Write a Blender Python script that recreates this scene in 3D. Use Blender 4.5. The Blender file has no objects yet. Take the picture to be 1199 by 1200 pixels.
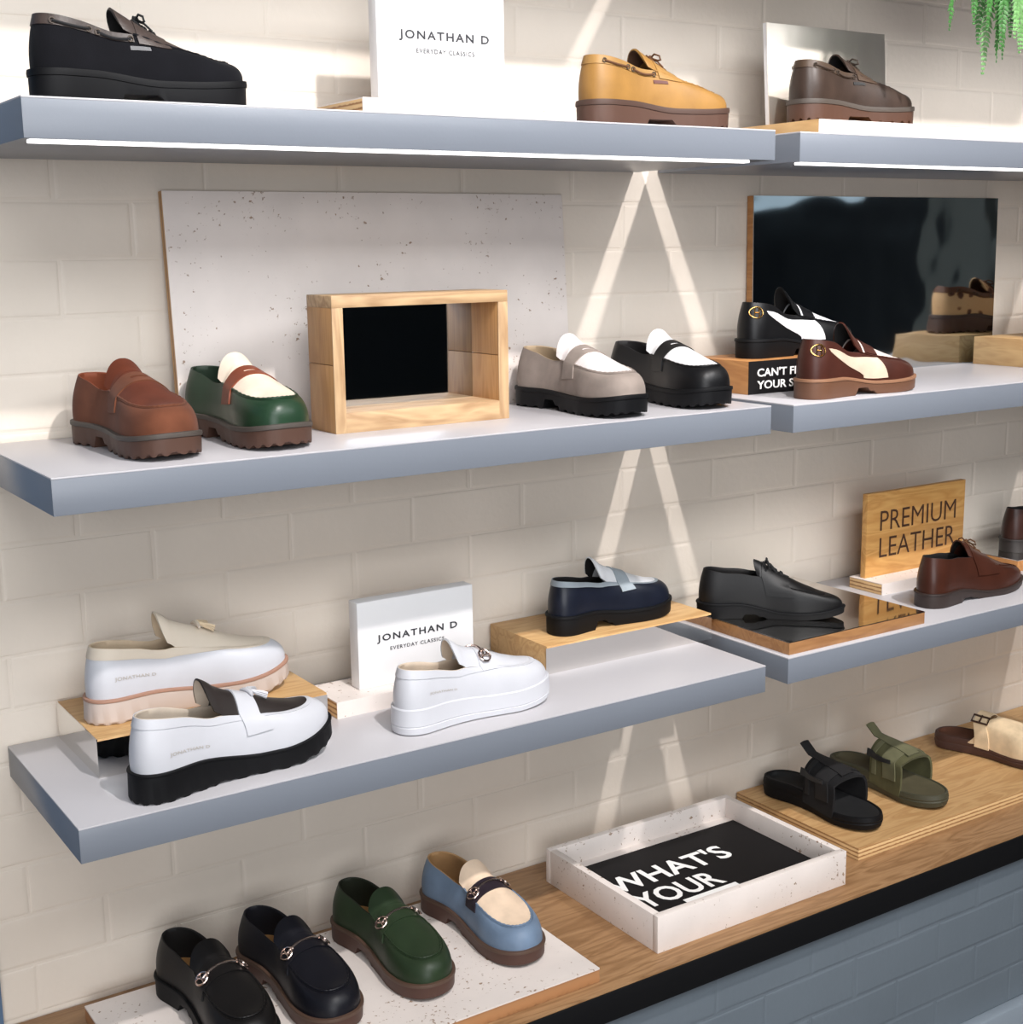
import bpy, bmesh, math, random
import numpy as np
from mathutils import Matrix, Vector
random.seed(7)
PI = math.pi
scene = bpy.context.scene
COL = scene.collection

# ------------------------------------------------------------------ camera
Z0 = 1.86                                   # height of the upper shelf tops
def set_camera():
    cd = bpy.data.cameras.new('camera'); cam = bpy.data.objects.new('camera', cd); COL.objects.link(cam)
    yaw, pit, rol = -0.5785, 0.1904, -0.0145
    fw = Vector((-math.sin(yaw)*math.cos(pit), math.cos(yaw)*math.cos(pit), -math.sin(pit)))
    r = Vector((math.cos(yaw), math.sin(yaw), 0)); u = r.cross(fw)
    c, s = math.cos(rol), math.sin(rol)
    r, u = c*r + s*u, -s*r + c*u
    m = Matrix((r, u, -fw)).transposed().to_4x4(); m.translation = Vector((-0.436, -2.0737, Z0-0.1825))
    cam.matrix_world = m
    cd.sensor_fit = 'HORIZONTAL'; cd.sensor_width = 36; cd.lens = 1608.42/1199*36
    cd.clip_start = .05; cd.clip_end = 50
    scene.camera = cam
set_camera()

# ------------------------------------------------------------------ light
def srgb(r, g, b):
    f = lambda c: (c/255)/12.92 if c/255 <= .04045 else ((c/255+.055)/1.055)**2.4
    return (f(r), f(g), f(b), 1)
w = bpy.data.worlds.new('world'); scene.world = w; w.use_nodes = True
w.node_tree.nodes['Background'].inputs[0].default_value = (.50, .60, .74, 1)
w.node_tree.nodes['Background'].inputs[1].default_value = .22
scene.view_settings.view_transform = 'Standard'; scene.view_settings.look = 'None'
scene.view_settings.gamma = 1; scene.view_settings.use_curve_mapping = False
scene.view_settings.exposure = 0.0
LAMP_Y, LAMP_Z = -1.85, 3.25
def spot(x, y, z, tx, ty, tz, power, size=60, col=(1, .962, .945), rad=.035, blend=1.0):
    ld = bpy.data.lights.new('ceiling_spot', 'SPOT'); ld.energy = power; ld.spot_size = math.radians(size)
    ld.spot_blend = blend; ld.color = col; ld.shadow_soft_size = rad
    o = bpy.data.objects.new('ceiling_spot', ld); COL.objects.link(o); o.location = (x, y, z)
    o.rotation_euler = (Vector((tx, ty, tz))-Vector((x, y, z))).to_track_quat('-Z', 'Y').to_euler()
for lx, lp in ((.62, 250), (1.84, 250), (3.06, 165)):
    spot(lx, LAMP_Y, LAMP_Z, lx, -.2, 1.70, lp)
def area(x, y, z, tx, ty, tz, sx, sy, power, col):
    ld = bpy.data.lights.new('fill_area_light', 'AREA'); ld.shape = 'RECTANGLE'; ld.size = sx; ld.size_y = sy
    ld.energy = power; ld.color = col
    o = bpy.data.objects.new('fill_area_light', ld); COL.objects.link(o); o.location = (x, y, z)
    o.rotation_euler = (Vector((tx, ty, tz))-Vector((x, y, z))).to_track_quat('-Z', 'Y').to_euler()
area(.8, -2.6, 3.3, .9, 0, 1.3, 4.2, 1.4, 125, (.92, .96, 1))  # overhead soft fill added out of view; no actual ceiling panel
area(-.8, -5.8, 1.75, .9, 0, 1.3, 5.5, 2.6, 250, (.95, .97, 1))            # daylight through the shop front

# ------------------------------------------------------------------ materials
MATS = {}
class NT:
    def __init__(s, name):
        s.m = bpy.data.materials.new(name); s.m.use_nodes = True
        s.t = s.m.node_tree; s.b = s.t.nodes['Principled BSDF']
    def n(s, typ, **kw):
        x = s.t.nodes.new(typ)
        for k, v in kw.items():
            if hasattr(x, k) and not k[0].isupper(): setattr(x, k, v)
            else: x.inputs[k].default_value = v
        return x
    def l(s, a, b): s.t.links.new(a, b)
    def coords(s, scale=(1, 1, 1), rot=(0, 0, 0)):
        tc = s.n('ShaderNodeTexCoord'); mp = s.n('ShaderNodeMapping')
        mp.inputs['Scale'].default_value = scale; mp.inputs['Rotation'].default_value = rot
        s.l(tc.outputs['Object'], mp.inputs['Vector']); return mp.outputs['Vector']
    def ramp(s, fac, stops):
        r = s.n('ShaderNodeValToRGB'); e = r.color_ramp.elements
        e[0].position, e[0].color = stops[0]; e[1].position, e[1].color = stops[-1]
        for p, c in stops[1:-1]:
            k = e.new(p); k.color = c
        s.l(fac, r.inputs['Fac']); return r.outputs['Color']
    def bump(s, fac, strength=.3, dist=.001):
        b = s.n('ShaderNodeBump', Strength=strength, Distance=dist); s.l(fac, b.inputs['Height'])
        s.l(b.outputs['Normal'], s.b.inputs['Normal'])
def mul(c, k): return (min(c[0]*k, 1), min(c[1]*k, 1), min(c[2]*k, 1), 1)
def mat(key, fn):
    if key not in MATS: MATS[key] = fn(key)
    return MATS[key]
def leather(col, rough=.4, grain=420, bump=.12, var=.12, coat=0, sheen=0):
    key = 'leather_%s_%.2f_%.2f' % ('_'.join('%03d' % (c*999) for c in col[:3]), rough, sheen)
    def fn(k):
        N = NT(k); v = N.coords()
        no = N.n('ShaderNodeTexNoise', Scale=grain, Detail=3.0); N.l(v, no.inputs['Vector'])
        n2 = N.n('ShaderNodeTexNoise', Scale=28.0, Detail=3.0); N.l(v, n2.inputs['Vector'])
        N.l(N.ramp(n2.outputs['Fac'], [(.3, mul(col, 1-var)), (.7, mul(col, 1+var))]), N.b.inputs['Base Color'])
        N.b.inputs['Roughness'].default_value = rough
        N.b.inputs['Coat Weight'].default_value = coat; N.b.inputs['Coat Roughness'].default_value = .15
        N.b.inputs['Sheen Weight'].default_value = sheen; N.b.inputs['Sheen Roughness'].default_value = .5
        N.b.inputs['Specular IOR Level'].default_value = .12 if sheen else .32
        N.bump(no.outputs['Fac'], bump, .0008); return N.m
    return mat(key, fn)
def suede(col): return leather(col, .9, 900, .35, .16, 0, .06)
def plain(name, col, rough=.5, metal=0, spec=.5):
    def fn(k):
        N = NT(k); N.b.inputs['Base Color'].default_value = col; N.b.inputs['Roughness'].default_value = rough
        N.b.inputs['Metallic'].default_value = metal; N.b.inputs['Specular IOR Level'].default_value = spec
        v = N.coords(); no = N.n('ShaderNodeTexNoise', Scale=300.0); N.l(v, no.inputs['Vector']); N.bump(no.outputs['Fac'], .03, .0004)
        return N.m
    return mat(name, fn)
def paint(name, col, rough=.55, bump=.25, scale=60.0, var=.04):
    def fn(k):
        N = NT(k); tc = N.n('ShaderNodeNewGeometry')
        no = N.n('ShaderNodeTexNoise', Scale=scale, Detail=5.0); N.l(tc.outputs['Position'], no.inputs['Vector'])
        n2 = N.n('ShaderNodeTexNoise', Scale=5.0, Detail=4.0); N.l(tc.outputs['Position'], n2.inputs['Vector'])
        N.l(N.ramp(n2.outputs['Fac'], [(.3, mul(col, 1-var)), (.7, mul(col, 1+var))]), N.b.inputs['Base Color'])
        N.b.inputs['Roughness'].default_value = rough; N.bump(no.outputs['Fac'], bump, .002); return N.m
    return mat(name, fn)
def plywood(name, light, dark, axis='x', rough=.5):
    # face veneer: long cathedral grain along one axis
    sc = {'x': (2.2, 16, 16), 'y': (16, 2.2, 16), 'z': (16, 16, 2.2)}[axis]
    def fn(k):
        N = NT(k); v = N.coords(sc)
        n1 = N.n('ShaderNodeTexNoise', Scale=1.6, Detail=2.0, Distortion=1.2); N.l(v, n1.inputs['Vector'])
        wv = N.n('ShaderNodeMath', operation='MULTIPLY'); wv.inputs[1].default_value = 9; N.l(n1.outputs['Fac'], wv.inputs[0])
        fr = N.n('ShaderNodeMath', operation='PINGPONG'); fr.inputs[1].default_value = 1; N.l(wv.outputs[0], fr.inputs[0])
        n2 = N.n('ShaderNodeTexNoise', Scale=14.0, Detail=4.0); N.l(v, n2.inputs['Vector'])
        ad = N.n('ShaderNodeMixRGB', blend_type='MIX', Fac=.45); N.l(fr.outputs[0], ad.inputs[1]); N.l(n2.outputs['Fac'], ad.inputs[2])
        N.l(N.ramp(ad.outputs[0], [(.15, light), (.55, tuple((a+b)/2 for a, b in zip(light, dark))), (.9, dark)]), N.b.inputs['Base Color'])
        N.b.inputs['Roughness'].default_value = rough; N.bump(n2.outputs['Fac'], .08, .0006); return N.m
    return mat(name, fn)
def ply_edge(name, axis='z', layers=5, thick=.02, light=srgb(214, 178, 128), dark=srgb(150, 104, 62)):
    # layered edge: stripes across the thickness axis
    def fn(k):
        N = NT(k); tc = N.n('ShaderNodeTexCoord'); sp = N.n('ShaderNodeSeparateXYZ'); N.l(tc.outputs['Object'], sp.inputs[0])
        no = N.n('ShaderNodeTexNoise', Scale=90.0, Detail=3.0); N.l(tc.outputs['Object'], no.inputs['Vector'])
        m1 = N.n('ShaderNodeMath', operation='MULTIPLY_ADD'); m1.inputs[1].default_value = layers/thick
        m0 = N.n('ShaderNodeMath', operation='MULTIPLY'); m0.inputs[1].default_value = .55; N.l(no.outputs['Fac'], m0.inputs[0])
        N.l(sp.outputs[axis.upper()], m1.inputs[0]); N.l(m0.outputs[0], m1.inputs[2])
        pp = N.n('ShaderNodeMath', operation='PINGPONG'); pp.inputs[1].default_value = 1; N.l(m1.outputs[0], pp.inputs[0])
        mx = N.n('ShaderNodeMixRGB', blend_type='MIX', Fac=.3); N.l(pp.outputs[0], mx.inputs[1]); N.l(no.outputs['Fac'], mx.inputs[2])
        N.l(N.ramp(mx.outputs[0], [(.25, dark), (.5, light), (.9, mul(light, 1.1))]), N.b.inputs['Base Color'])
        N.b.inputs['Roughness'].default_value = .6; return N.m
    return mat(name, fn)
def travertine(name='travertine'):
    def fn(k):
        N = NT(k); v = N.coords((1, 1, 1)); base = srgb(232, 221, 214)
        n1 = N.n('ShaderNodeTexNoise', Scale=9.0, Detail=5.0); N.l(v, n1.inputs['Vector'])
        n2 = N.n('ShaderNodeTexNoise', Scale=120.0, Detail=3.0, Roughness=.6); N.l(v, n2.inputs['Vector'])
        n3 = N.n('ShaderNodeTexNoise', Scale=9.0, Detail=2.0); N.l(N.coords((1, 1, 1), (.3, .2, .5)), n3.inputs['Vector'])
        c1 = N.ramp(n1.outputs['Fac'], [(.3, mul(base, .93)), (.7, mul(base, 1.05))])
        a = N.n('ShaderNodeMath', operation='MULTIPLY_ADD'); a.inputs[1].default_value = .35
        N.l(n3.outputs['Fac'], a.inputs[0]); N.l(n2.outputs['Fac'], a.inputs[2])
        pit = N.ramp(a.outputs[0], [(.825, (0, 0, 0, 1)), (.875, (1, 1, 1, 1))])
        mx = N.n('ShaderNodeMixRGB', blend_type='MIX'); N.l(pit, mx.inputs[0]); N.l(c1, mx.inputs[1]); mx.inputs[2].default_value = srgb(158, 130, 108)
        N.l(mx.outputs[0], N.b.inputs['Base Color']); N.b.inputs['Roughness'].default_value = .45
        bm = N.n('ShaderNodeBump', Strength=.4, Distance=.001); bm.invert = True; N.l(pit, bm.inputs['Height']); N.l(bm.outputs['Normal'], N.b.inputs['Normal'])
        return N.m
    return mat(name, fn)
def mirror(name='mirror', col=(.82, .80, .77, 1), rough=.04, wave=.25, scale=9.0):
    def fn(k):
        N = NT(k); N.b.inputs['Base Color'].default_value = col; N.b.inputs['Metallic'].default_value = 1
        N.b.inputs['Roughness'].default_value = rough
        no = N.n('ShaderNodeTexNoise', Scale=scale, Detail=1.0); N.l(N.coords(), no.inputs['Vector']); N.bump(no.outputs['Fac'], wave, .004); return N.m
    return mat(name, fn)
def emit(name, col, k):
    def fn(_):
        N = NT(name); N.b.inputs['Base Color'].default_value = (.9, .9, .9, 1)
        N.b.inputs['Emission Color'].default_value = col; N.b.inputs['Emission Strength'].default_value = k; return N.m
    return mat(name, fn)
M_WALL = paint('painted_brick_beige', srgb(228, 216, 202), .6, .3, 70)
M_BLUE = paint('painted_brick_blue', srgb(110, 119, 127), .5, .45, 60)
M_SHELF = paint('shelf_paint', srgb(118, 123, 132), .32, .04, 200, .015)
M_SHELFTOP = paint('shelf_laminate', srgb(190, 187, 190), .3, .03, 200, .015)
M_PLY = plywood('ply_face', srgb(208, 170, 118), srgb(182, 138, 88))
M_PLYY = plywood('ply_face_y', srgb(208, 170, 118), srgb(184, 142, 92), 'y')
M_PLYW = plywood('ply_warm', srgb(190, 136, 82), srgb(162, 108, 62), 'y')
M_OAK = plywood('counter_wood', srgb(166, 128, 90), srgb(128, 92, 58), 'x')
M_EDGE = ply_edge('ply_edge')
M_TRAV = travertine()
M_MIRROR = mirror()
M_BLACK = plain('black_steel', srgb(16, 16, 18), .5, 0, .25)
M_PRINT = plain('black_print', srgb(20, 18, 19), .6, 0, .2)
M_WHITE = plain('white_lacquer', srgb(226, 224, 224), .4)
M_INK = plain('ink_dark', srgb(52, 52, 56), .6)
M_WINK = plain('ink_white', srgb(245, 243, 240), .6)
M_GOLD = plain('gold_metal', srgb(214, 170, 104), .22, 1)
M_SILVER = plain('silver_metal', srgb(222, 200, 190), .2, 1)

# ------------------------------------------------------------------ helpers
def link(name, me, m=None, parent=None, smooth=True, angle=38):
    if m is not None:
        for mm in (m if isinstance(m, (list, tuple)) else [m]): me.materials.append(mm)
    if smooth:
        me.polygons.foreach_set('use_smooth', [True]*len(me.polygons)); me.set_sharp_from_angle(angle=math.radians(angle))
    o = bpy.data.objects.new(name, me); COL.objects.link(o)
    if parent: o.parent = parent
    return o
class MB:
    """collects vertices and faces of one mesh"""
    def __init__(s): s.v = []; s.f = []; s.mi = []
    def add(s, vs, fs, mi=0):
        k = len(s.v); s.v += [tuple(map(float, p)) for p in vs]; s.f += [tuple(i+k for i in f) for f in fs]; s.mi += [mi]*len(fs); return s
    def box(s, x0, x1, y0, y1, z0, z1, mi=0, bev=0):
        bm = bmesh.new(); bmesh.ops.create_cube(bm, size=1)
        for v in bm.verts: v.co = Vector(((x0+x1)/2+v.co.x*(x1-x0), (y0+y1)/2+v.co.y*(y1-y0), (z0+z1)/2+v.co.z*(z1-z0)))
        if bev: bmesh.ops.bevel(bm, geom=bm.edges[:], offset=bev, segments=2, affect='EDGES', profile=.5)
        bm.verts.index_update()
        s.add([v.co for v in bm.verts], [[v.index for v in f.verts] for f in bm.faces], mi); bm.free(); return s
    def grid(s, G, mi=0, cu=False, cv=False, mask=None):
        n, m = G.shape[:2]; fs = []
        for i in range(n if cu else n-1):
            for j in range(m if cv else m-1):
                if mask is not None and not mask[i][j]: continue
                fs.append((i*m+j, ((i+1) % n)*m+j, ((i+1) % n)*m+(j+1) % m, i*m+(j+1) % m))
        return s.add(G.reshape(-1, 3), fs, mi)
    def thick(s, G, N, to, ti, mi=0, mb=None, mask=None, cu=False):
        """closed sheet: the grid pushed out by to and in by ti, with rims"""
        mb = mi if mb is None else mb
        n, m = G.shape[:2]
        A = (G+N*to).reshape(-1, 3); B = (G-N*ti).reshape(-1, 3); K = n*m
        ft, fb, ec = [], [], {}
        for i in range(n if cu else n-1):
            for j in range(m-1):
                if mask is not None and not mask[i][j]: continue
                a, b, c, d = i*m+j, ((i+1) % n)*m+j, ((i+1) % n)*m+j+1, i*m+j+1
                ft.append((a, b, c, d)); fb.append((K+d, K+c, K+b, K+a))
                for e in ((a, b), (b, c), (c, d), (d, a)): ec[e] = ec.get(e, 0)+1
        rim = [(e[1], e[0], K+e[0], K+e[1]) for e in ec if (e[1], e[0]) not in ec]
        k = len(s.v); s.v += [tuple(map(float, p)) for p in np.concatenate([A, B])]
        for fs, mm in ((ft, mi), (rim, mi), (fb, mb)):
            s.f += [tuple(q+k for q in f) for f in fs]; s.mi += [mm]*len(fs)
        return s
    def tube(s, pts, r, n=7, mi=0, closed=False):
        pts = [np.array(p, float) for p in pts]; m = len(pts); rs = r if hasattr(r, '__len__') else [r]*m
        rings = []; up = None
        for i in range(m):
            a = pts[(i-1) % m] if (closed or i > 0) else pts[i]; b = pts[(i+1) % m] if (closed or i < m-1) else pts[i]
            t = b-a; t = t/(np.linalg.norm(t)+1e-12)
            if up is None:
                up = np.array((0, 0, 1.)) if abs(t[2]) < .9 else np.array((1., 0, 0))
            x = np.cross(t, up); x /= np.linalg.norm(x)+1e-12; y = np.cross(x, t); up = y
            rings.append([pts[i]+rs[i]*(math.cos(q*2*PI/n)*x+math.sin(q*2*PI/n)*y) for q in range(n)])
        s.grid(np.array(rings), mi, cu=closed, cv=True)
        if not closed:
            k = len(s.v); s.f += [tuple(k-n+q for q in range(n)), tuple(k-n*m+q for q in reversed(range(n)))]; s.mi += [mi, mi]
        return s
    def build(s, name, m, parent=None, smooth=True, angle=38):
        me = bpy.data.meshes.new(name); me.from_pydata(s.v, [], s.f)
        me.polygons.foreach_set('material_index', s.mi); me.update()
        return link(name, me, m, parent, smooth, angle)
def tag(o, label, cat=None, group=None, kind=None):
    o['label'] = label
    if cat: o['category'] = cat
    if group: o['group'] = group
    if kind: o['kind'] = kind
    return o
def thing(name, label, cat, loc=(0, 0, 0), rz=0, group=None):
    o = bpy.data.objects.new(name, None); COL.objects.link(o); o.location = loc; o.rotation_euler = (0, 0, rz)
    o.empty_display_size = .02
    return tag(o, label, cat, group)
def spl(xs, ys):
    xs = np.array(xs, float); ys = np.array(ys, float); d = np.diff(ys)/np.diff(xs)
    t = np.empty_like(ys); t[0], t[-1] = d[0], d[-1]
    for i in range(1, len(xs)-1):
        t[i] = 0 if d[i-1]*d[i] <= 0 else 2*d[i-1]*d[i]/(d[i-1]+d[i])
    def f(x):
        x = np.clip(np.asarray(x, float), xs[0], xs[-1]); k = np.clip(np.searchsorted(xs, x)-1, 0, len(xs)-2)
        h = xs[k+1]-xs[k]; u = (x-xs[k])/h
        return ((2*u**3-3*u**2+1)*ys[k]+(u**3-2*u**2+u)*h*t[k]+(-2*u**3+3*u**2)*ys[k+1]+(u**3-u**2)*h*t[k+1])
    return f
def sstep(a, b, x):
    u = np.clip((x-a)/(b-a), 0, 1); return u*u*(3-2*u)
def text_geo(string, spacing=1.0, bold=0.0):
    cu = bpy.data.curves.new('t', 'FONT'); cu.body = string; cu.space_character = spacing; cu.offset = bold
    cu.resolution_u = 3; cu.align_x = 'LEFT'
    o = bpy.data.objects.new('t', cu); COL.objects.link(o)
    dg = bpy.context.evaluated_depsgraph_get(); me = bpy.data.meshes.new_from_object(o.evaluated_get(dg))
    V = np.array([v.co[:] for v in me.vertices]); F = [tuple(p.vertices) for p in me.polygons]
    bpy.data.objects.remove(o); bpy.data.curves.remove(cu); bpy.data.meshes.remove(me)
    V[:, :2] -= V[:, :2].min(0); V[:, 0] /= V[:, 0].max(); V[:, 1] /= V[:, 1].max(); V[:, 2] = 0
    return V, F                              # unit square
def lettering(string, origin, ux, uy, w, h, m, parent, spacing=1.0, bold=0.0, lift=.0009, name='lettering'):
    V, F = text_geo(string, spacing, bold); ux = np.array(ux, float); uy = np.array(uy, float); n = np.cross(ux, uy)
    P = np.array(origin)+V[:, :1]*w*ux+V[:, 1:2]*h*uy+n*lift
    return MB().add(P, F).build(name, m, parent, smooth=False)

# ------------------------------------------------------------------ setting
COURSE, BRICK, JOINT = .0835, .2275, .0045
def brick_mesh(name, lx, lz, m, seed):
    """painted brick: soft pillowed face, 3 mm proud of the joints"""
    rnd = random.Random(seed); j = lambda a: rnd.uniform(-a, a)
    hx, hz = lx/2, lz/2; vs = []; fs = []
    for (ix, iz, d, a) in ((0, 0, 0, .0008), (.0025, .002, -.0008, .0010), (.006, .005, -.0011, .0010)):
        for sx, sz in ((-1, -1), (0, -1.0), (1, -1), (1, 1), (0, 1.0), (-1, 1)):
            vs.append((sx*(hx-ix)+j(a), d, sz*(hz-iz)+j(a)))
    for r in range(2):
        for q in range(6):
            fs.append((r*6+q, r*6+(q+1) % 6, (r+1)*6+(q+1) % 6, (r+1)*6+q))
    fs += [(12, 13, 16, 17), (13, 14, 15, 16)]
    me = bpy.data.meshes.new(name); me.from_pydata(vs, [], fs); me.materials.append(m)
    me.update(); return me
def brick_field(parent, m, x0, x1, z_ref, z0, z1, y, seed=1):
    var = [brick_mesh('brick', BRICK, COURSE-JOINT, m, seed*10+k) for k in range(6)]
    half = [brick_mesh('brick', (BRICK-JOINT)/2, COURSE-JOINT, m, seed*10+7)]
    k = math.ceil((z0-z_ref)/COURSE)
    while z_ref+(k+1)*COURSE <= z1+1e-6:
        zc = z_ref+(k+.5)*COURSE; off = (k % 2)*(BRICK+JOINT)/2
        x = x0-off if off == 0 else x0-(BRICK+JOINT)/2
        while x < x1:
            o = bpy.data.objects.new('brick', random.choice(var)); COL.objects.link(o); o.parent = parent
            o.location = (x+BRICK/2+random.uniform(-.002, .002), y-random.uniform(0, .0003), zc+random.uniform(-.0012, .0012))
            if random.random() < .5: o.scale = (-1, 1, 1)
            x += BRICK+JOINT
        k += 1
ZS1, ZS2, ZS3 = Z0, Z0-.4523, Z0-.9114
ZR1, ZR2, ZR3 = Z0-.0007, Z0-.4552, Z0-.908
ZC = Z0-1.3632
SD, ST = .374, .0485
wall = tag(MB().box(-.10, 4.4, 0, .15, 0, 3.4).build('wall_back', M_WALL, smooth=False), 'cream painted brick wall behind the shelves', 'wall', kind='structure')
brick_field(wall, M_WALL, -.10, 2.75, 1.754, ZC-.02, 2.31, 0)
tag(MB().box(-1.2, -.10, -.02, .15, 0, 3.4).box(-.101, -.043, -.012, .15, 0, 3.4).build('wall_left', paint('blue_pier', srgb(88, 112, 140), .5), smooth=False), 'blue painted pier at the left end of the brick wall', 'wall', kind='structure')
bench = tag(MB().box(-.8, 4.4, -.435, -.004, 0, ZC-.054).build('wall_bench', M_BLUE, smooth=False), 'blue grey painted brick base under the wooden counter', 'wall', kind='structure')
brick_field(bench, M_BLUE, .35, 2.2, ZC-.054-5*COURSE, .08, ZC-.054, -.435, 3)
tag(MB().box(-.8, 4.4, -.462, -.435, 0, .115, bev=.004).build('baseboard_bench', paint('skirting_blue', srgb(150, 160, 170), .35)), 'pale grey skirting along the foot of the blue brick base', 'baseboard', kind='structure')
tag(MB().box(-4, 6, -6, .15, -.05, 0).build('floor', paint('floor_concrete', srgb(96, 92, 90), .35, .05, 20), smooth=False), 'dark grey shop floor in front of the display', 'floor', kind='structure')
tag(MB().box(-4, 6, -6, .15, 3.4, 3.45).build('ceiling', paint('ceiling_paint', srgb(176, 170, 160), .8, .05, 20), smooth=False), 'pale painted shop ceiling', 'ceiling', kind='structure')
tag(MB().box(-4, 6, -6.1, -6, 0, 3.4).build('wall_front', paint('shop_dark', srgb(24, 34, 42), .6, .05, 20), smooth=False), 'dark blue shop wall opposite the shelves', 'wall', kind='structure')

tag(MB().box(6, 6.1, -6, .15, 0, 3.4).build('wall_right', paint('shop_dark', srgb(24, 34, 42), .6, .05, 20), smooth=False), 'dark blue shop wall far to the right', 'wall', kind='structure')

tag(MB().box(5.97, 6, -5.2, -3.75, 2.0, 2.22).build('glow_strip_1', emit('far_glow', (.45, .62, .72, 1), .8), smooth=False), 'pale glowing strip added on the far right wall for the mirror board to reflect', 'glow_strip', kind='structure')  # added glowing strip, gives the dark mirror board a pale band to reflect
tag(MB().box(5.8, 6, -3.2, -2.7, 0, 3.4).build('wall_pier', paint('pier_grey', srgb(122, 128, 124), .6), smooth=False), 'grey pier on the far right wall', 'wall', kind='structure')

# ------------------------------------------------------------------ shelves and counter
def shelf(label, x0, x1, z, depth=SD, led=False):
    t = thing('wall_shelf', label, 'shelf', (x0, 0, z-ST), 0, 'floating wall shelves')
    L = x1-x0
    MB().box(0, L, -depth, -.0045, 0, ST-.0024, bev=.0008).build('shelf_body', M_SHELF, t)
    MB().box(0, L, -depth, -.0045, ST-.0024, ST, bev=.0005).build('top_sheet', M_SHELFTOP, t)
    if led:
        MB().box(.008, L-.05, -depth+.006, -depth+.021, -.0045, -.0003, bev=.001).build('light_strip', emit('led_strip', (1, .98, .96, 1), 2.2), t)
    return t
shelf('upper left grey floating shelf with lit strip, under the black and yellow shoes', 0, 1.2, ZS1, led=True)
shelf('upper right grey floating shelf with lit strip, under the dark brown boat shoe', 1.256, 2.456, ZR1, led=True)
shelf('left grey floating shelf carrying the plywood frame box and four penny loafers', 0, 1.204, ZS2)
shelf('right grey floating shelf in front of the dark mirror board', 1.256, 2.456, ZR2)
shelf('left grey floating shelf carrying the white and cream loafers', 0, 1.204, ZS3)
shelf('right grey floating shelf carrying the lace-up shoes and premium leather sign', 1.2584, 2.456, ZR3)
shelf('highest grey floating shelf on the left, above the picture', 0, 1.2, 2.290)
shelf('highest grey floating shelf on the right, with the fern', 1.228, 2.456, 2.245, .374)
t = thing('display_counter', 'long wooden counter with black steel front edge above blue bricks', 'counter', (-.8, 0, ZC-.054))
MB().box(0, 5.2, -.4524, -.0045, .004, .054, bev=.001).build('worktop', M_OAK, t)
MB().box(0, 5.2, -.4560, -.4524, -.001, .0505, bev=.0008).build('steel_edge', M_BLACK, t)

# ------------------------------------------------------------------ display props
def clad_board(name, label, cat, x0, x1, y0, y1, z0, z1, top=M_TRAV, front=None, left=None, lam=.0016, edge=None, face=None, group=None):
    """plywood block with thin sheets (travertine, mirror, print) on some faces"""
    t = thing(name, label, cat, (x0, y0, z0), 0, group)
    X, Y, Z = x1-x0, y1-y0, z1-z0
    core = MB().box(lam if left else 0, X, lam if front else 0, Y, 0, Z-(lam if top else 0), bev=.0006).build('core', edge or M_EDGE, t)
    if top: MB().box(0, X, 0, Y, Z-lam, Z).build('top_sheet', top, t, smooth=False)
    if front: MB().box(0, X, 0, lam, 0, Z-(lam if top else 0)).build('front_sheet', front, t, smooth=False)
    if left: MB().box(0, lam, lam if front else 0, Y, 0, Z-(lam if top else 0)).build('side_sheet', left, t, smooth=False)
    return t
# sign on the upper shelf
t = clad_board('sign_base', 'flat travertine-faced plywood base under the upper white sign', 'board', .50, .815, -.27, -.12, ZS1, ZS1+.03, front=M_TRAV)
def sign_block(label, x0, x1, yf, z0, z1, th, tilt=0):
    t = thing('brand_sign', label, 'sign', (x0, yf, z0))
    MB().box(0, x1-x0, 0, th, 0, z1-z0, bev=.0015).build('panel', M_WHITE, t); return t
t = sign_block('white JONATHAN D sign block on the upper shelf, cut by the top of the picture', .563, .787, -.20, ZS1+.03, ZS1+.215, .025)
lettering('JONATHAN D', (.037, 0, .092), (1, 0, 0), (0, 0, 1), .158, .0165, M_INK, t, 1.25, .024)
lettering('EVERYDAY CLASSICS', (.066, 0, .076), (1, 0, 0), (0, 0, 1), .102, .0068, M_INK, t, 1.2, .012)
# block and steel plate behind the brown boat shoe
clad_board('display_block', 'low travertine-faced plywood block under the dark brown boat shoe', 'block', 1.344, 1.668, -.33, -.12, ZR1, ZR1+.027, front=M_TRAV, top=None, edge=M_PLYY)
t = thing('steel_plate', 'polished steel plate standing behind the dark brown boat shoe', 'plate', (1.40, -.150, ZR1+.0272), 0)
t.rotation_euler = (math.radians(-4), 0, 0)
MB().box(0, .312, .0016, .010, 0, .188).build('backing', M_WHITE, t, smooth=False)
MB().box(0, .312, 0, .0016, 0, .188, bev=.0005).build('steel_sheet', mirror('steel_soft', (.92, .84, .74, 1), .5, .6, 14.0), t)
# big travertine board
t = thing('stone_board', 'large speckled travertine board leaning on the wall behind the plywood box', 'board', (.285, -.050, ZS2))
t.rotation_euler = (math.radians(-4.2), 0, 0)
MB().box(0, .735, .002, .016, 0, .362).build('core', ply_edge('ply_edge_y', 'y', 3, .014, srgb(190, 150, 105), srgb(140, 100, 66)), t, smooth=False)
MB().box(0, .735, 0, .002, 0, .362, bev=.0006).build('travertine_sheet', M_TRAV, t)
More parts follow.
